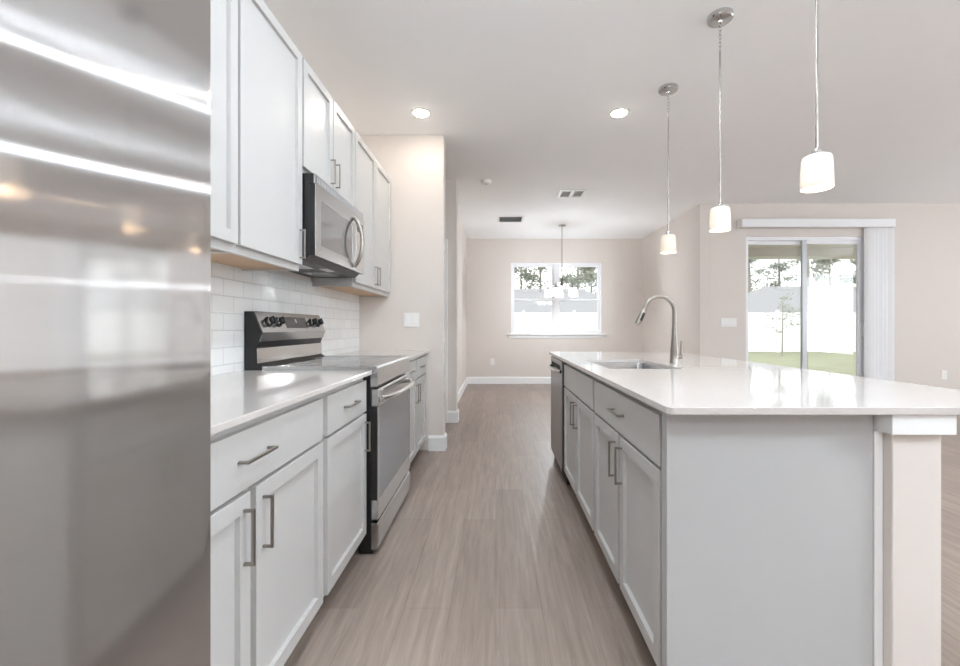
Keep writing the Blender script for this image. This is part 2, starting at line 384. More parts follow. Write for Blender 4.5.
# ------------------------------------------------------------------ handles, doors, drawers
def pull(parent, X, s, cy, cz, L, vert, m='nickel'):
    bm = B(); t = .0037; d = .028
    if vert:
        box(bm, X+s*(d-.0075), X+s*d, cy-t, cy+t, cz-L/2, cz+L/2, bev=.0015)
        for q in (-1, 1): box(bm, X, X+s*(d-.004), cy-t, cy+t, cz+q*(L/2-.0045)-t, cz+q*(L/2-.0045)+t, bev=.001)
    else:
        box(bm, X+s*(d-.0075), X+s*d, cy-L/2, cy+L/2, cz-t, cz+t, bev=.0015)
        for q in (-1, 1): box(bm, X, X+s*(d-.004), cy+q*(L/2-.0045)-t, cy+q*(L/2-.0045)+t, cz-t, cz+t, bev=.001)
    return obj('handle', bm, m, parent)
def shaker(parent, X, s, y0, y1, z0, z1, rail=.06, name='door', m='cab'):
    """recessed-panel door whose front lies at X, facing s along x"""
    bm = B(); th = .02
    box(bm, X-s*th, X, y0, y1, z0, z1)
    f = max(bm.faces, key=lambda q: q.calc_center_median().x*s)
    es = list(f.edges)
    bmesh.ops.bevel(bm, geom=es, offset=.0015, segments=2, profile=.5, affect='EDGES')
    bm.faces.ensure_lookup_table()
    f = max(bm.faces, key=lambda q: q.calc_area() if abs(q.normal.x-s) < .01 else 0)
    bmesh.ops.inset_region(bm, faces=[f], thickness=rail, depth=0)
    bmesh.ops.inset_region(bm, faces=[f], thickness=.0025, depth=-.013)
    return obj(name, bm, m, parent)
def slab(parent, X, s, y0, y1, z0, z1, name='drawer', m='cab'):
    bm = B(); box(bm, X-s*.02, X, y0, y1, z0, z1, bev=.002); return obj(name, bm, m, parent)

LX, BACK = -.6175, -1.225     # left base door face, left wall
def base_cab(name, label, y0, y1, s, X, xb, doors, drawers, open_top=False):
    """doors: list of (y0,y1,handle_y or None); drawers: list of (y0,y1,handle)"""
    t = thing(name, label, 'cabinet', ((X+xb)/2, (y0+y1)/2, 0))
    F = X-s*.021
    bm = B(); e = xb+s*.004
    if open_top:      # the bowl hangs inside
        box(bm, F, F-s*.019, y0+.0005, y1-.0005, .10, CB-.001); box(bm, e, e+s*.012, y0+.0005, y1-.0005, .10, CB-.001); box(bm, F-s*.019, e+s*.012, y0+.0005, y1-.0005, .10, .116)
        box(bm, F-s*.019, e+s*.012, y0+.0005, y0+.016, .116, CB-.001); box(bm, F-s*.019, e+s*.012, y1-.016, y1-.0005, .116, CB-.001)
    else: box(bm, F, e, y0+.0005, y1-.0005, .10, CB-.001)
    obj('body', bm, 'cab', t)
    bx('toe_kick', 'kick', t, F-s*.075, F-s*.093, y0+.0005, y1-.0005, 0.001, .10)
    for a, b_, hy in doors:
        d = shaker(t, X, s, a, b_, .115, .688)
        if hy is not None: pull(d, X, s, hy, .585, .14, True)
    for a, b_, hd in drawers:
        d = slab(t, X, s, a, b_, .699, .846)
        if hd: pull(d, X, s, (a+b_)/2, .775, .14, False)
    return t
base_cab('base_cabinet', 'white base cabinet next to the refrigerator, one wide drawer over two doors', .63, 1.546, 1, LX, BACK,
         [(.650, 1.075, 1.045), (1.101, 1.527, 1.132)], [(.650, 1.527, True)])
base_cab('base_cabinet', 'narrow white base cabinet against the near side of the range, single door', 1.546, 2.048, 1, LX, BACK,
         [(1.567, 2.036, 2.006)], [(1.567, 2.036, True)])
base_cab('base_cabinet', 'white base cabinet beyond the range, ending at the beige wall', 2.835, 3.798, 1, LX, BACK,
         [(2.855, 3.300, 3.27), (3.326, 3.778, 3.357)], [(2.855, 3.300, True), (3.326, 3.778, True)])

def counter(name, label, outline, bev=.003):
    bm = B(); prism(bm, outline, 'z', CB, CT, bev=bev)
    x = sum(p[0] for p in outline)/len(outline); y = sum(p[1] for p in outline)/len(outline)
    return tag(obj(name, bm, 'quartz', None, False, (x, y, CB)), label, 'countertop')
counter('countertop', 'white quartz countertop between the refrigerator and the range', [(-1.2245, .58), (-.594, .58), (-.594, 2.050), (-1.2245, 2.050)])
counter('countertop', 'short white quartz countertop beyond the range by the beige wall', [(-1.2245, 2.834), (-.594, 2.834), (-.594, 3.799), (-1.2245, 3.799)])
bm = B(); box(bm, -1.225, -1.217, .55, 3.80, CT, 1.40); struct('trim_1', bm, 'tile', None, 'white glossy subway tile backsplash')

# wall cabinets
UX, UZ0, UZ1 = -.931, 1.369, 2.425
def wall_cab(label, y0, y1, z0, doors, rv=.006):
    t = thing('wall_cabinet', label, 'cabinet', ((UX+BACK)/2, (y0+y1)/2, z0))
    F = UX-.021; xb = BACK+.001
    bm = B()
    box(bm, F, xb, y0+.0005, y1-.0005, z0+.016, UZ1)
    box(bm, F, F-.02, y0+.0005, y1-.0005, z0, z0+.016); box(bm, F-.02, xb, y0+.0005, y0+.014, z0, z0+.016); box(bm, F-.02, xb, y1-.014, y1-.0005, z0, z0+.016)
    obj('body', bm, 'cab', t)
    bx('underside_panel', 'ply', t, F-.02, xb, y0+.014, y1-.014, z0+.010, z0+.0155)
    for a, b_, hy in doors:
        d = shaker(t, UX, 1, a, b_, z0+.03, UZ1-.018)
        if hy is not None: pull(d, UX, 1, hy, z0+.03+.095, .14, True)
    return t
wall_cab('white wall cabinet above the near counter, half hidden behind the refrigerator', .63, 1.550, UZ0, [(.638, 1.083, 1.052), (1.095, 1.542, 1.126)])
wall_cab('tall single-door white wall cabinet left of the microwave', 1.550, 2.062, UZ0, [(1.558, 2.054, 2.024)])
wall_cab('short two-door white wall cabinet above the microwave', 2.062, 2.826, 1.850, [(2.070, 2.438, 2.408), (2.450, 2.818, 2.480)])
wall_cab('far two-door white wall cabinet beside the beige end wall', 2.826, 3.798, UZ0, [(2.834, 3.306, 3.276), (3.318, 3.784, 3.348)])

# ------------------------------------------------------------------ microwave
MY0, MY1 = 2.068, 2.820
mw = thing('microwave', 'stainless steel over-the-range microwave hung under the short wall cabinet', 'microwave', (-1.05, 2.44, 1.43))
bm = B(); prism(bm, [(-1.216, 1.425), (-.93, 1.425), (-.905, 1.447), (-.905, 1.846), (-1.216, 1.846)], 'y', MY0, MY1); obj('body', bm, 'black', mw)
bm = B()
X0, X1 = -.9045, -.872
xs = X1-.005
box(bm, xs, X1, MY0, MY1, 1.447, 1.505, bev=.0015); box(bm, xs, X1, MY0, MY1, 1.728, 1.795, bev=.0015)
box(bm, xs, X1, MY0, MY0+.062, 1.504, 1.729); box(bm, xs, X1, 2.600, MY1, 1.504, 1.729)
dm = obj('door', bm, 'steel', mw)
bx('door_core', 'black', dm, X0, xs, MY0, MY1, 1.448, 1.794)
bx('window', 'mwglass', dm, xs-.001, X1-.002, MY0+.060, 2.602, 1.503, 1.730)
bm = B(); pts = []
for k in range(17):
    t = -1+2*k/16; pts.append((X1+.004+.050*(1-t*t)**.8 if abs(t) < 1 else X1+.004, 2.615, 1.62+.150*t))
tube(bm, pts, .0115, 12); obj('handle', bm, 'nickel', dm, smooth=True)
bm = B(); box(bm, X1-.012, X1-.006, MY0, MY1, 1.7975, 1.846, bev=.002)
gr = obj('vent_grille', bm, 'steel', mw)
bm = B()
for k in range(36):
    y = MY0+.03+k*.0193; box(bm, X1-.007, X1-.0052, y, y+.009, 1.807, 1.838)
obj('vent_slots', bm, 'grey', gr)
bx('vent_core', 'black', gr, X0, X1-.012, MY0, MY1, 1.7975, 1.845)
bx('control_panel', 'steel_shiny', mw, X1, X1+.002, 2.66, 2.81, 1.462, 1.785, bev=.001)
bx('control_display', 'blackglass', mw, X1+.002, X1+.003, 2.68, 2.79, 1.70, 1.76)
bx('grease_filter', 'steel', mw, -1.15, -1.0, 2.14, 2.36, 1.4215, 1.4255); bx('grease_filter', 'steel', mw, -1.15, -1.0, 2.52, 2.74, 1.4215, 1.4255)
bx('cooktop_lamp', 'plastic', mw, -.985, -.945, 2.38, 2.50, 1.4215, 1.4255)

# ------------------------------------------------------------------ range
RY0, RY1 = 2.060, 2.822
rg = thing('range', 'stainless steel electric range with black glass cooktop between the left base cabinets', 'stove', (-.9, 2.44, 0))
bx('body', 'black', rg, -1.213, -.605, RY0, RY1, .035, .885)
bx('foot', 'rubber', rg, -.66, -.60, RY0+.02, RY0+.07, 0, .035); bx('foot', 'rubber', rg, -.66, -.60, RY1-.07, RY1-.02, 0, .035)
bx('foot', 'rubber', rg, -1.2, -1.14, RY0+.02, RY0+.07, 0, .035); bx('foot', 'rubber', rg, -1.2, -1.14, RY1-.07, RY1-.02, 0, .035)
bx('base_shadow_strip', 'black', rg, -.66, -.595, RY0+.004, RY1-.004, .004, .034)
ck = bx('cooktop', 'blackglass', rg, -1.15, -.604, RY0+.006, RY1-.006, .885, .9085, bev=.002)
def ring(bm, cx, cy, r, z):
    tube(bm, [(cx+r*math.cos(2*PI*k/40), cy+r*math.sin(2*PI*k/40), z) for k in range(40)], .0009, 5, closed=True)
for cx, cy, r in ((-.76, 2.25, .115), (-.76, 2.63, .085), (-1.0, 2.25, .08), (-1.0, 2.63, .105)):
    bm = B(); ring(bm, cx, cy, r, .9086); ring(bm, cx, cy, r*.62, .9086); obj('burner_ring', bm, 'grey', ck)
bm = B(); prism(bm, [(-.61, .812), (-.572, .812), (-.569, .82), (-.572, .90), (-.578, .912), (-.61, .912)], 'y', RY0, RY1, bev=.0015); obj('front_trim', bm, 'steel', rg)
bx('side_trim', 'steel', rg, -1.128, -.611, RY0, RY0+.0055, .886, .910); bx('side_trim', 'steel', rg, -1.128, -.611, RY1-.0055, RY1, .886, .910)
# oven door
bm = B(); X0, X1 = -.604, -.568
z0, z1 = .168, .800
xs = X1-.005
box(bm, X0, X1, RY0+.003, RY1-.003, z0, .262, bev=.003); box(bm, X0, X1, RY0+.003, RY1-.003, .715, z1, bev=.004)
box(bm, xs, X1, RY0+.003, RY0+.018, .262, .715); box(bm, xs, X1, RY1-.018, RY1-.003, .262, .715)
od = obj('oven_door', bm, 'steel', rg)
bx('door_core', 'black', od, X0, xs-.002, RY0+.003, RY1-.003, .263, .714)
bx('oven_window', 'ovenglass', od, xs-.002, X1-.0015, RY0+.017, RY1-.017, .261, .716)
bm = B()
for k in range(16):
    y = RY0+.12+k*.033; box(bm, X1-.001, X1+.001, y, y+.022, .779, .786)
obj('vent_slots', bm, 'black', od)
bm = B(); pts = []; n = 24
for k in range(n+1):
    t = -1+2*k/n; y = 2.441+t*.352; pts.append((X1+.014+.042*(1-abs(t)**3.0), y, .752))
tube(bm, pts, .0125, 12)
for q in (-1, 1): box(bm, X1-.004, X1+.022, 2.441+q*.352-.013, 2.441+q*.352+.013, .737, .767, bev=.004)
obj('handle', bm, 'steel_shiny', od, smooth=True)
bm = B(); prism(bm, [(-.604, .022), (-.575, .022), (-.568, .034), (-.568, .140), (-.574, .152), (-.604, .152)], 'y', RY0+.003, RY1-.003, bev=.0015); obj('storage_drawer', bm, 'steel', rg)
# backguard
bm = B()
prism(bm, [(-1.214, .885), (-1.214, 1.176), (-1.172, 1.176), (-1.131, 1.072), (-1.148, 1.030), (-1.158, 1.0), (-1.155, .925), (-1.13, .909), (-1.13, .885)], 'y', RY0, RY1)
bgd = obj('backguard', bm, 'black', rg)
def onpanel(t, out=0.):   # point on the slanted control panel, t from top (0) to lip (1)
    x = -1.172+.041*t; z = 1.176-.104*t; n = Vector((.104, 0, .041)).normalized(); return x+n.x*out, z+n.z*out
a0, a1, b1, b0 = onpanel(0, 0), onpanel(1, 0), onpanel(1, .004), onpanel(0, .004)
bm = B(); prism(bm, [a0, a1, (-1.148, 1.030), (-1.142, 1.030), b1, b0], 'y', RY0+.006, RY1-.002); cp = obj('control_panel', bm, 'steel', bgd)
bm = B(); prism(bm, [(-1.1585, .992), (-1.1555, .922), (-1.150, .924), (-1.152, .996)], 'y', RY0+.004, RY1-.002); obj('riser_panel', bm, 'steel_shiny', bgd)
bm = B(); prism(bm, [onpanel(.22, .004), onpanel(.80, .004), onpanel(.80, .0055), onpanel(.22, .0055)], 'y', 2.325, 2.585); dsp = obj('display', bm, 'display', cp)
bm = B(); x, z = onpanel(.42, .0056); c = Vector((x, 2.452, z)); n = Vector((.104, 0, .041)).normalized(); u = Vector((0, 1, 0)); q = n.cross(u)
vs = [bm.verts.new(c+.012*(math.cos(2*PI*k/20)*u+math.sin(2*PI*k/20)*q)) for k in range(20)]
f = bm.faces.new(vs); bmesh.ops.solidify(bm, geom=[f], thickness=.0004); obj('display_mark', bm, 'mark', dsp)
for y in (2.155, 2.25, 2.655, 2.745):
    x, z = onpanel(.5, .004); bm = B()
    lathe_solid(bm, [(.027, 0), (.027, .005), (.021, .008), (.019, .030), (.016, .033)], (0, 0, 0), 24)
    box(bm, -.005, .005, -.019, .019, .028, .037, bev=.002)
    bmesh.ops.transform(bm, verts=bm.verts, matrix=Matrix.Translation((x, y, z)) @ n.to_track_quat('Z', 'Y').to_matrix().to_4x4())
    kb = obj('knob', bm, 'black', cp, smooth=True)
    bm = B(); lathe_solid(bm, [(.0215, .0075), (.0215, .014), (.0208, .016)], (0, 0, 0), 24)
    bmesh.ops.transform(bm, verts=bm.verts, matrix=Matrix.Translation((x, y, z)) @ n.to_track_quat('Z', 'Y').to_matrix().to_4x4())
    obj('knob_collar', bm, 'chrome', kb, smooth=True)

# ------------------------------------------------------------------ refrigerator
fr = thing('refrigerator', 'large stainless steel refrigerator filling the left edge of the picture', 'refrigerator', (-.78, .085, 0))
FY0, FYM, FY1 = -.37, .085, .5378
bx('body', 'grey', fr, -1.20, -.44, FY0+.006, FY1-.006, .02, 1.77, bev=.004)
bx('foot', 'rubber', fr, -1.15, -1.08, FY0+.06, FY0+.12, 0, .02); bx('foot', 'rubber', fr, -.55, -.48, FY1-.12, FY1-.06, 0, .02)
bx('foot', 'rubber', fr, -.55, -.48, FY0+.06, FY0+.12, 0, .02); bx('foot', 'rubber', fr, -1.15, -1.08, FY1-.12, FY1-.06, 0, .02)
def fdoor(name, y0, y1, z0, z1, yc, par=fr):
    pts = []; n = 36
    ys = [y0+.0005*k for k in range(6)]+[y0+.003+(y1-y0-.006)*k/n for k in range(n+1)]+[y1-.0005*(5-k) for k in range(6)]
    for y in ys:
        x = -.355-.1*(y-yc)**2
        e = min(y-y0, y1-y)
        if e < .003: x -= .003-math.sqrt(max(0, .003**2-(.003-e)**2))
        pts.append((x, y))
    bm = B(); prism(bm, [(-.436, y0)]+pts+[(-.436, y1)], 'z', z0, z1)
    return obj(name, bm, 'steel_fridge', par, smooth=True)
def fhandle(d, p0, p1):
    bm = B(); p0 = Vector(p0); p1 = Vector(p1); u = (p1-p0).normalized()
    tube(bm, [p0, p1], .011, 12)
    for q in (p0+u*.04, p1-u*.04): tube(bm, [q, q-Vector((.062, 0, 0))], .008, 10)
    obj('handle', bm, 'steel_shiny', d, smooth=True)
d = fdoor('door', FY0, FYM-.002, .60, 1.79, -.21); fhandle(d, (-.325, FYM-.055, .75), (-.325, FYM-.055, 1.45))
d = fdoor('door', FYM+.002, FY1, .60, 1.79, .36); fhandle(d, (-.325, FYM+.055, .75), (-.325, FYM+.055, 1.45))
d = fdoor('freezer_drawer', FY0, FY1, .07, .592, .10); fhandle(d, (-.32, FY0+.12, .53), (-.32, FY1-.12, .53))

# ------------------------------------------------------------------ island
IX = .467; IB = 1.036
def island_cab(label, y0, y1, doors, drawers, open_top=False): return base_cab('island_cabinet', label, y0, y1, -1, IX, IB, doors, drawers, open_top)
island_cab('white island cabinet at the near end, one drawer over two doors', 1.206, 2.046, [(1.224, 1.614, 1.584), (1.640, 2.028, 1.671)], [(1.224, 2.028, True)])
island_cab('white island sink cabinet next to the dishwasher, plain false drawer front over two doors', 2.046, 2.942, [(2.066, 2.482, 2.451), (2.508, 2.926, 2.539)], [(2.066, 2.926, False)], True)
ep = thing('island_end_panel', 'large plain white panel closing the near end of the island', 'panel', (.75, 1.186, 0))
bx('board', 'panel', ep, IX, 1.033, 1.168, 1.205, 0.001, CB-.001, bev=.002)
bx('corner_trim', 'trim', ep, 1.034, 1.0575, 1.166, 1.205, 0.001, CB-.056, bev=.002)
# knee wall carrying the overhang
sbox('wall_island', 'wall', 1.0585, 1.19, 1.14, 3.56, 0, CB-.055, bev=.003)
bm = B(); box(bm, 1.038, 1.207, 1.118, 3.58, CB-.055, CB-.0005, bev=.002); struct('trim_2', bm, 'trim', None, 'white cap board on the island half wall')
bm = B(); box(bm, 1.0585, 1.206, 1.124, 1.14, 0, .135, bev=.003); box(bm, 1.19, 1.206, 1.14, 3.56, 0, .135, bev=.003); struct('baseboard_island', bm, 'trim')
# worktop with the sink cut-out: outer outline bridged to the hole
KX0, KX1, KY0, KY1 = .566, .935, 2.12, 2.74
def ring_slab(outer, inner, z0, z1):
    bm = B(); vo = [bm.verts.new((x, y, z1)) for x, y in outer]; vi = [bm.verts.new((x, y, z1)) for x, y in inner]
    es = [bm.edges.new((vo[i], vo[(i+1) % len(vo)])) for i in range(len(vo))]+[bm.edges.new((vi[i], vi[(i+1) % len(vi)])) for i in range(len(vi))]
    r = bmesh.ops.triangle_fill(bm, use_beauty=True, use_dissolve=True, edges=es)
    fs = [g for g in r['geom'] if isinstance(g, bmesh.types.BMFace)]
    for f in fs:
        if f.normal.z < 0: f.normal_flip()
    ex = bmesh.ops.extrude_face_region(bm, geom=fs)
    bmesh.ops.translate(bm, verts=[g for g in ex['geom'] if isinstance(g, bmesh.types.BMVert)], vec=(0, 0, z0-z1))
    bmesh.ops.recalc_face_normals(bm, faces=bm.faces)
    es = [e for e in bm.edges if len(e.link_faces) == 2 and e.calc_face_angle(0) > 1.0]
    bmesh.ops.bevel(bm, geom=es, offset=.002, segments=2, profile=.5, affect='EDGES')
    return bm
def rcorner(x0, x1, y0, y1, rs, n=6):
    out = []
    for cx, cy, a, r in ((x1, y1, 0, rs[0]), (x0, y1, 90, rs[1]), (x0, y0, 180, rs[2]), (x1, y0, 270, rs[3])):
        ox = cx-r if a in (0, 270) else cx+r; oy = cy-r if a in (0, 90) else cy+r
        for i in range(n+1):
            t = math.radians(a+90*i/n); out.append((ox+r*math.cos(t), oy+r*math.sin(t)))
    return out
bm = ring_slab(rcorner(.445, 1.533, 1.106, 3.60, (.02, .02, .02, .02)), rrect(KX0, KX1, KY0, KY1, .03), CB, CT)
tag(obj('countertop', bm, 'quartz', None, False, (.99, 2.35, CB)), 'large white quartz island countertop with the sink cut into it', 'countertop')
# undermount sink
sk = thing('sink', 'stainless steel undermount sink in the island countertop', 'sink', ((KX0+KX1)/2, (KY0+KY1)/2, .66))
def loft(bm, loops, capend=True):
    R = [[bm.verts.new(p) for p in lp] for lp in loops]; fs = []
    for A, C in zip(R, R[1:]):
        for i in range(len(A)): fs.append(bm.faces.new((A[i], A[(i+1) % len(A)], C[(i+1) % len(A)], C[i])))
    if capend: fs.append(bm.faces.new(R[-1]))
    bmesh.ops.recalc_face_normals(bm, faces=fs)
L = lambda g, z, r: [(x, y, z) for x, y in rrect(KX0-g, KX1+g, KY0-g, KY1+g, r)]
bm = B(); loft(bm, [L(.03, CB-.001, .04), L(.004, CB-.001, .034), L(.002, CB-.01, .034), L(-.004, .69, .034), L(-.02, .672, .05), L(-.03, .668, .05)])
bmesh.ops.reverse_faces(bm, faces=bm.faces)
obj('basin', bm, 'steel', sk, smooth=True)
bm = B(); lathe_solid(bm, [(.045, .6685), (.045, .672), (.03, .671), (.028, .669), (.005, .669)], (.755, 2.417, 0), 24); obj('drain', bm, 'chrome', sk, smooth=True)
# faucet
fa = thing('faucet', 'brushed nickel gooseneck kitchen faucet on the island behind the sink', 'faucet', (1.035, 2.47, CT))
fx, fy = 1.031, 2.47
bm = B(); lathe_solid(bm, [(.027, CT), (.027, CT+.006), (.0235, CT+.012), (.0225, CT+.055), (.0225, CT+.058)], (fx, fy, 0), 28); obj('base', bm, 'nickel', fa, smooth=True)
bm = B(); lathe_solid(bm, [(.0225, CT+.0585), (.0215, CT+.075), (.016, CT+.14), (.0135, CT+.20), (.0130, CT+.205)], (fx, fy, 0), 28); obj('body_cone', bm, 'nickel', fa, smooth=True)
bm = B(); R = .085; zc = CT+.300; pts = [(fx, fy, CT+.20), (fx, fy, CT+.25)]
for k in range(25):
    a = math.radians(158*k/24); pts.append((fx-R+R*math.cos(a), fy, zc+R*math.sin(a)))
e = Vector(pts[-1]); dv = (e-Vector(pts[-2])).normalized(); pts.append(tuple(e+dv*.03))
tube(bm, pts, .0118, 14); obj('spout', bm, 'nickel', fa, smooth=True)
bm = B(); h0 = e+dv*.03; tube(bm, [h0, h0+dv*.004, h0+dv*.03, h0+dv*.075, h0+dv*.088], [.0125, .0145, .0160, .0175, .0165], 16)
hd = obj('spray_head', bm, 'nickel', fa, smooth=True)
bm = B(); c = h0+dv*.042; nrm = Vector((-dv.z, 0, dv.x)); nrm = nrm if nrm.y*0+nrm.x > 0 else -nrm
bmesh.ops.create_cube(bm, size=1, matrix=Matrix.Translation(c+Vector((.006, -.0115, 0))) @ dv.to_track_quat('Z', 'Y').to_matrix().to_4x4() @ Matrix.Diagonal((.014, .014, .05, 1))); obj('spray_button', bm, 'rubber', hd)
bm = B(); tube(bm, [(fx+.018, fy, CT+.036), (fx+.044, fy, CT+.036)], [.0125, .0125], 14); tube(bm, [(fx+.037, fy, CT+.03), (fx+.039, fy, CT+.06), (fx+.041, fy, CT+.128)], [.0072, .0055, .0048], 10)
obj('lever', bm, 'nickel', fa, smooth=True)
# dishwasher
dw = thing('dishwasher', 'stainless steel dishwasher at the far end of the island', 'dishwasher', (.75, 3.25, 0))
bx('body', 'dark', dw, .49, IB, 2.950, 3.556, .012, .868)
bx('toe_panel', 'dark', dw, .53, .54, 2.955, 3.55, .012, .085)
bx('foot', 'rubber', dw, .56, .60, 2.98, 3.02, 0, .012); bx('foot', 'rubber', dw, .56, .60, 3.49, 3.53, 0, .012)
ddr = bx('door', 'steel_dw', dw, .456, .4885, 2.956, 3.552, .092, .862, bev=.003)
bm = B(); pts = []
for k in range(17):
    t = -1+2*k/16; pts.append((.454-.034*(1-t**4), 3.254+t*.255, .785))
tube(bm, pts, .011, 10); obj('handle', bm, 'steel_shiny', ddr, smooth=True)
bx('handle_recess', 'dark', ddr, .4545, .4565, 3.03, 3.48, .795, .825)
sbox('trim_3', 'cab', .487, 1.036, 3.5575, 3.585, 0.001, CB-.001)

# ------------------------------------------------------------------ pendants
def lamp(parent, loc, power, r=.02, col=(.97, 1, 1.06)):
    d = bpy.data.lights.new('bulb_or_fill_glow', 'POINT'); d.energy = power; d.color = col; d.shadow_soft_size = r
    o = bpy.data.objects.new('bulb_or_fill_glow', d); COL.objects.link(o); o.parent = parent; o.location = Vector(loc)-origin(parent); return o
def pendant(x, y, label):
    t = thing('pendant_light', label, 'pendant light', (x, y, H), 'pendant lights over the island')
    bm = B(); lathe_solid(bm, [(.066, H), (.067, H-.006), (.066, H-.020), (.060, H-.026), (.012, H-.028), (.009, H-.038)], (x, y, 0), 36); obj('canopy', bm, 'chrome', t, smooth=True)
    bm = B(); z = H-.036
    for k in range(7):
        cz = z-.0135-k*.0215; pl = []
        for i in range(14):
            a = 2*PI*i/14; u, v_ = .0065*math.cos(a), .0135*math.sin(a)
            pl.append((x+(u if k % 2 else 0), y+(0 if k % 2 else u), cz+v_))
        tube(bm, pl, .0019, 6, closed=True)
    obj('chain', bm, 'chrome', t, smooth=True)
    zr = z-.0135-7*.0215+.006
    bm = B(); tube(bm, [(x, y, zr), (x, y, 1.775)], .0048, 10); obj('rod', bm, 'nickel', t, smooth=True)
    bm = B(); lathe_solid(bm, [(.008, 1.783), (.016, 1.779), (.019, 1.762), (.019, 1.730)], (x, y, 0), 24); obj('socket', bm, 'chrome', t, smooth=True)
    bm = B(); lathe(bm, [(.018, 1.757), (.040, 1.756), (.0465, 1.752), (.0495, 1.742), (.052, 1.70), (.0535, 1.65), (.0535, 1.636), (.0515, 1.631), (.0500, 1.633), (.0505, 1.65), (.0490, 1.70), (.0465, 1.740), (.039, 1.753), (.018, 1.754)], (x, y, 0), 40)
    bmesh.ops.recalc_face_normals(bm, faces=bm.faces); obj('shade', bm, 'shade', t, smooth=True)
    bm = B(); lathe_solid(bm, [(.010, 1.728), (.012, 1.715), (.0155, 1.695), (.016, 1.685), (.012, 1.672), (.004, 1.666)], (x, y, 0), 20); obj('bulb', bm, 'bulb', t, smooth=True)
    lamp(t, (x, y, 1.655), PEND_W, .008, (1, .88, .70))
    return t
PY = (1.64, 2.348, 3.055)
pl = pendant(1.232, PY[0], 'nearest of the three white glass pendant lights, largest, its rod cut by the top edge')
dup(pl, (1.232, PY[1], H), 'middle of the three white glass pendant lights over the island')
dup(pl, (1.232, PY[2], H), 'farthest of the three white glass pendant lights, above the faucet')

# ------------------------------------------------------------------ chandelier
cx, cy = 1.107, 7.16
ch = thing('chandelier', 'five-light nickel chandelier hanging in front of the dining window', 'chandelier', (cx, cy, H))
bm = B(); lathe_solid(bm, [(.065, H), (.066, H-.012), (.055, H-.024), (.010, H-.03)], (cx, cy, 0), 32); obj('canopy', bm, 'chrome', ch, smooth=True)
bm = B(); tube(bm, [(cx, cy, H-.03), (cx, cy, 1.86)], .007, 10); obj('rod', bm, 'nickel', ch, smooth=True)
bm = B(); lathe_solid(bm, [(.008, 1.92), (.02, 1.90), (.024, 1.84), (.038, 1.80), (.03, 1.765), (.012, 1.74), (.004, 1.725)], (cx, cy, 0), 28); obj('hub', bm, 'satin', ch, smooth=True)
lamp(ch, (cx, cy, 1.66), CHAN_FILL_W, .05, (.93, 1, 1.07))  # fill added to brighten the dining room; the chandelier has no bulb here
for k in range(5):
    a = 2*PI*k/5+.35; ux, uy = math.cos(a), math.sin(a); R = .235
    bm = B(); tube(bm, [(cx+ux*r_, cy+uy*r_, z) for r_, z in ((.02, 1.79), (.08, 1.80), (.15, 1.812), (.205, 1.815), (R-.006, 1.806), (R, 1.79), (R, 1.765))], .007, 10); obj('arm', bm, 'satin', ch, smooth=True)
    px, py = cx+ux*R, cy+uy*R
    bm = B(); lathe_solid(bm, [(.010, 1.772), (.022, 1.765), (.024, 1.738)], (px, py, 0), 20); obj('socket', bm, 'satin', ch, smooth=True)
    bm = B(); lathe(bm, [(.022, 1.742), (.045, 1.738), (.056, 1.725), (.062, 1.68), (.0645, 1.615), (.063, 1.610), (.061, 1.615), (.0585, 1.68), (.053, 1.722), (.044, 1.735), (.022, 1.739)], (px, py, 0), 28)
    bmesh.ops.recalc_face_normals(bm, faces=bm.faces); obj('shade', bm, 'chan', ch, smooth=True)

# ------------------------------------------------------------------ ceiling fixtures
def recessed(x, y, label):
    t = thing('recessed_light', label, 'ceiling light', (x, y, H), 'recessed ceiling lights')
    bm = B(); lathe(bm, [(.058, H-.0005), (.058, H-.004), (.066, H-.006), (.082, H-.003), (.084, H-.0005)], (x, y, 0), 36); bmesh.ops.recalc_face_normals(bm, faces=bm.faces); obj('trim_ring', bm, 'plastic', t, smooth=True)
    bm = B(); lathe_solid(bm, [(.057, H-.0006), (.057, H-.0075), (.045, H-.0115), (.025, H-.0135), (.004, H-.014)], (x, y, 0), 32); obj('lens', bm, 'lens', t, smooth=True)
    return t
rl = recessed(-.60, 3.41, 'lit recessed ceiling light on the left, in front of the beige end wall')
dup(rl, (.985, 3.41, H), 'lit recessed ceiling light on the right, between the end wall and the pendants')
dup(rl, (4.35, 3.41, H), 'recessed ceiling light over the living area, seen as the refrigerator door\'s lower streak')
# unseen fill lights added over the near half of the kitchen, above the frame
for x, y, q in ((.12, 2.02, 'over the aisle beside the range'), (.12, .9, 'over the aisle by the refrigerator'),
                (.985, 1.35, 'over the near end of the island'), (.985, -.7, 'behind the camera by the island')):
    o = dup(rl, (x, y, H), 'added fill light above the frame, '+q)
    for c in o.children:
        if c.name.startswith('lens'): c.material_slots[0].link = 'OBJECT'; c.material_slots[0].material = M['lens_fill']
sm = thing('smoke_detector', 'small round white smoke detector on the ceiling', 'smoke detector', (-.117, 5.0, H))
bm = B(); lathe_solid(bm, [(.066, H), (.066, H-.012), (.058, H-.016), (.055, H-.030), (.045, H-.036), (.004, H-.037)], (-.117, 5.0, 0), 32); obj('housing', bm, 'plastic', sm, smooth=True)
bm = B(); lathe_solid(bm, [(.014, H-.0365), (.013, H-.039), (.003, H-.039)], (-.117, 5.0, 0), 16); obj('test_button', bm, 'grey', sm)
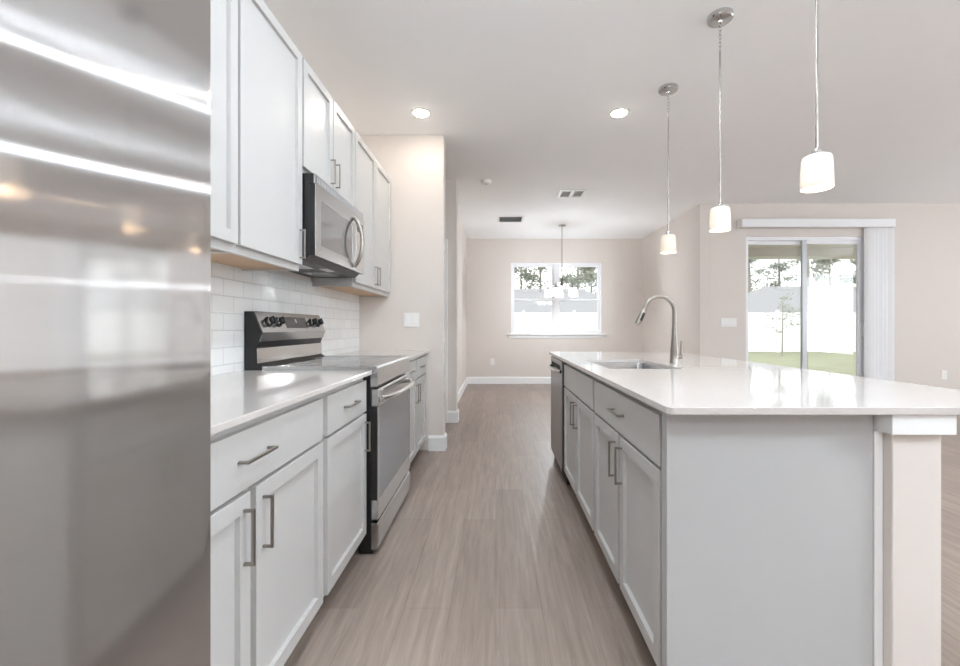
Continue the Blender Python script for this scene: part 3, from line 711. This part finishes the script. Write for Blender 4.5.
def vent(label, x0, x1, y0, y1, back, louv, mid=False):
    t = thing('ceiling_vent', label, 'vent', ((x0+x1)/2, (y0+y1)/2, H), 'air vents in the ceiling')
    f = .034
    bm = B(); box(bm, x0, x1, y0, y0+f, H-.010, H-.0005, bev=.002); box(bm, x0, x1, y1-f, y1, H-.010, H-.0005, bev=.002)
    box(bm, x0, x0+f, y0+f, y1-f, H-.010, H-.0005, bev=.002); box(bm, x1-f, x1, y0+f, y1-f, H-.010, H-.0005, bev=.002)
    if mid: box(bm, (x0+x1)/2-f*.7, (x0+x1)/2+f*.7, y0+f, y1-f, H-.010, H-.0005, bev=.002)
    obj('frame', bm, 'plastic', t)
    bx('duct_opening', back, t, x0+f, x1-f, y0+f, y1-f, H-.0012, H-.0005)
    n = max(3, int((y1-y0-2*f)/.028)); st = (y1-y0-2*f)/n
    for i in range(n):
        y = y0+f+st*(i+.5); bm = B()
        prism(bm, [(y-.011, H-.0095), (y-.009, H-.0105), (y+.006, H-.0025), (y+.004, H-.0015)], 'x', x0+f, x1-f); obj('louver', bm, louv, t)
vent('ceiling air vent with dark grey louvers', .02, .44, 6.56, 6.95, 'duct', 'grey')
vent('ceiling air vent with pale double louvers', .80, 1.135, 5.32, 5.62, 'pale', 'plastic', True)

# ------------------------------------------------------------------ switches and outlets
def plate(name, label, cat, P, w_, h_, n, face, outlet=False):
    """face '-y': on a wall facing the camera"""
    x, y, z = P; t = thing(name, label, cat, P)
    bx('cover_plate', 'plastic', t, x-w_/2, x+w_/2, y-.006, y, z-h_/2, z+h_/2, bev=.0025)
    for k in range(n):
        c = x-w_/2+w_*(k+.5)/n
        if outlet:
            for q in (-1, 1):
                r = bx('receptacle', 'trim', t, c-.017, c+.017, y-.008, y-.006, z+q*.021-.014, z+q*.021+.014, bev=.0009)
                bm = B(); box(bm, c-.008, c-.006, y-.0086, y-.008, z+q*.021-.004, z+q*.021+.005); box(bm, c+.006, c+.008, y-.0086, y-.008, z+q*.021-.004, z+q*.021+.005); obj('slots', bm, 'dark', r)
        else: bx('rocker', 'trim', t, c-.0165, c+.0165, y-.0095, y-.006, z-.033, z+.033, bev=.002)
plate('light_switch', 'white switch plate on the beige end wall above the far counter', 'switch', (-.752, 3.80, 1.163), .135, .125, 2, '-y')
plate('light_switch', 'wide white switch plate on the wall left of the sliding glass door', 'switch', (3.23, 5.93, 1.163), .22, .118, 4, '-y')
plate('wall_outlet', 'white outlet low on the wall right of the sliding glass door', 'outlet', (6.22, 5.93, .435), .078, .125, 1, '-y', True)
plate('wall_outlet', 'white outlet low on the dining wall left of the window', 'outlet', (-.07, 8.27, .43), .078, .125, 1, '-y', True)

# ------------------------------------------------------------------ outdoors
G = -.12
sbox('ground', 'lawn', -30, 70, 6.1, 90, G-.2, G)
sbox('trim_4', 'slab', 2.99, 9.5, 6.09, 9.2, G+.001, -.03)
bm = B(); box(bm, 2.99, 9.5, 6.085, 9.2, 2.74, 2.80); box(bm, 2.99, 9.5, 8.85, 9.2, 2.56, 2.74); struct('trim_5', bm, 'stucco', None, 'beige patio roof beam outside the sliding door')
bm = B(); box(bm, 2.99, 3.24, 8.9, 9.15, -.03, 2.56); struct('trim_6', bm, 'stucco')
bm = B(); box(bm, 9.2, 9.45, 8.9, 9.15, -.03, 2.56); struct('trim_7', bm, 'stucco')
FYD = 20.5
fe = thing('vinyl_fence', 'white vinyl privacy fence running behind the back lawn', 'fence', (8, FYD, G))
x = -6.0
while x < 26:
    bm = B(); k = 0
    for k in range(14): box(bm, x+.07+k*.1645, x+.07+(k+1)*.1645-.014, FYD-.012, FYD+.012, G+.04, 1.72)
    box(bm, x+.06, x+2.38, FYD-.025, FYD+.025, 1.68, 1.80); box(bm, x+.06, x+2.38, FYD-.025, FYD+.025, G+.03, G+.16)
    obj('fence_panel', bm, 'vinyl', fe)
    bm = B(); box(bm, x-.065, x+.065, FYD-.065, FYD+.065, G, 1.84); prism(bm, [(x-.08, 1.84), (x+.08, 1.84), (x, 1.92)], 'y', FYD-.08, FYD+.08); obj('fence_post', bm, 'vinyl', fe)
    x += 2.44
def house(label, x0, x1, y0, y1, zr):
    t = thing('house', label, 'house', ((x0+x1)/2, (y0+y1)/2, G)); e = .5; ze = 2.25; d = (y1-y0)/2+e
    bx('wall', 'stucco', t, x0, x1, y0, y1, G, ze)
    bx('fascia', 'vinyl', t, x0-e, x1+e, y0-e, y1+e, ze-.12, ze+.06)
    bm = B(); A = [(x0-e-.03, y0-e-.03), (x1+e+.03, y0-e-.03), (x1+e+.03, y1+e+.03), (x0-e-.03, y1+e+.03)]; ym = (y0+y1)/2
    v4 = [bm.verts.new((a, b, ze+.06)) for a, b in A]; r0 = bm.verts.new((x0-e+d, ym, zr)); r1 = bm.verts.new((x1+e-d, ym, zr))
    for f in ((v4[0], v4[1], r1, r0), (v4[1], v4[2], r1), (v4[2], v4[3], r0, r1), (v4[3], v4[0], r0), (v4[3], v4[2], v4[1], v4[0])): bm.faces.new(f)
    bmesh.ops.recalc_face_normals(bm, faces=bm.faces); rf = obj('roof', bm, 'roof', t)
    n = 3; span = (x1+e-d)-(x0-e+d)
    for k in range(n):
        c = x0-e+d+1.6+k*span/n
        bx('ridge_vent', 'grey', rf, c-1.0, c+1.0, ym-.75, ym-.35, zr-.36, zr-.05)
    for wx in (x0+2.2, (x0+x1)/2, x1-2.2):
        bm = B(); box(bm, wx-.7, wx+.7, y0-.04, y0-.001, .8, 2.0); wnd = obj('window_frame', bm, 'vinyl', t)
        bx('pane', 'grey', wnd, wx-.62, wx+.62, y0-.046, y0-.04, .87, 1.93)
house('pale neighbouring house with a hip roof behind the fence, seen through the dining window', -3.5, 13.0, 36, 46, 4.75)
house('pale neighbouring house with a hip roof behind the fence, seen through the sliding door', 20.9, 42.0, 36, 46, 5.0)

def tree_meshes(h, sp, nleaf, lo, seed, ls, th):
    r = random.Random(seed); bt = B(); bl = B()
    top = Vector((r.uniform(-.3, .3), r.uniform(-.3, .3), h))
    tube(bt, [(0, 0, 0), (top.x*.3, top.y*.3, h*.35), (top.x*.7, top.y*.7, h*.7), top], [th, th*.8, th*.5, th*.1], 8)
    tips = []
    for k in range(int(16)):
        f = r.uniform(lo, .97); a = r.uniform(0, 2*PI); L_ = sp*(1.15-f)*r.uniform(.7, 1.3)+.12*sp
        p0 = Vector((top.x*f, top.y*f, h*f)); p1 = p0+Vector((math.cos(a)*L_, math.sin(a)*L_, L_*r.uniform(.15, .6)))
        tube(bt, [p0, (p0+p1)/2+Vector((0, 0, .04*L_)), p1], [th*.28, th*.18, th*.06], 5); tips.append((p0, p1))
    for k in range(nleaf):
        p0, p1 = r.choice(tips); t = r.uniform(.45, 1.08); s = .16*(p1-p0).length+ls
        c = p0.lerp(p1, t)+Vector((r.gauss(0, s), r.gauss(0, s), r.gauss(0, s*.6)))
        u = Vector((r.gauss(0, 1), r.gauss(0, 1), r.gauss(0, 1))).normalized(); v_ = u.orthogonal().normalized(); l = ls*r.uniform(.7, 1.4)
        q = [bl.verts.new(c-u*l), bl.verts.new(c+v_*l*.5), bl.verts.new(c+u*l), bl.verts.new(c-v_*l*.5)]; bl.faces.new(q)
    return bt, bl
def make_tree(name, label, loc, *a, group=None):
    t = thing(name, label, 'tree', (0, 0, 0), group); bt, bl = tree_meshes(*a)
    obj('trunk', bt, 'bark', t); obj('foliage', bl, 'leaf', t); t.location = loc; return t
TL = 'tall thin tree standing behind the houses beyond the fence'
G1 = 'tall trees beyond the fence'
k1 = make_tree('tall_tree', TL, (31, 52, G), 15, 2.5, 2400, .30, 1, .20, .22, group=G1)
k2 = make_tree('tall_tree', TL, (38, 52, G), 17, 2.3, 1900, .42, 2, .20, .22, group=G1)
k3 = make_tree('tall_tree', TL, (45, 52.5, G), 14, 2.7, 2600, .25, 5, .22, .22, group=G1)
for i, (x, y, k) in enumerate(((40, 60, k1), (47.5, 60.5, k2), (33, 60, k3), (3, 53, k1), (10, 52.5, k3), (-3.8, 53, k2), (-.5, 61, k3), (6.5, 61, k2), (13.5, 61, k1))):
    o = dup(k, (x, y, G)); o.rotation_euler = (0, 0, i*1.3)
make_tree('sapling', 'young thin tree on the lawn in front of the white fence', (12.0, 17.9, G), 2.6, .95, 260, .35, 9, .06, .03)
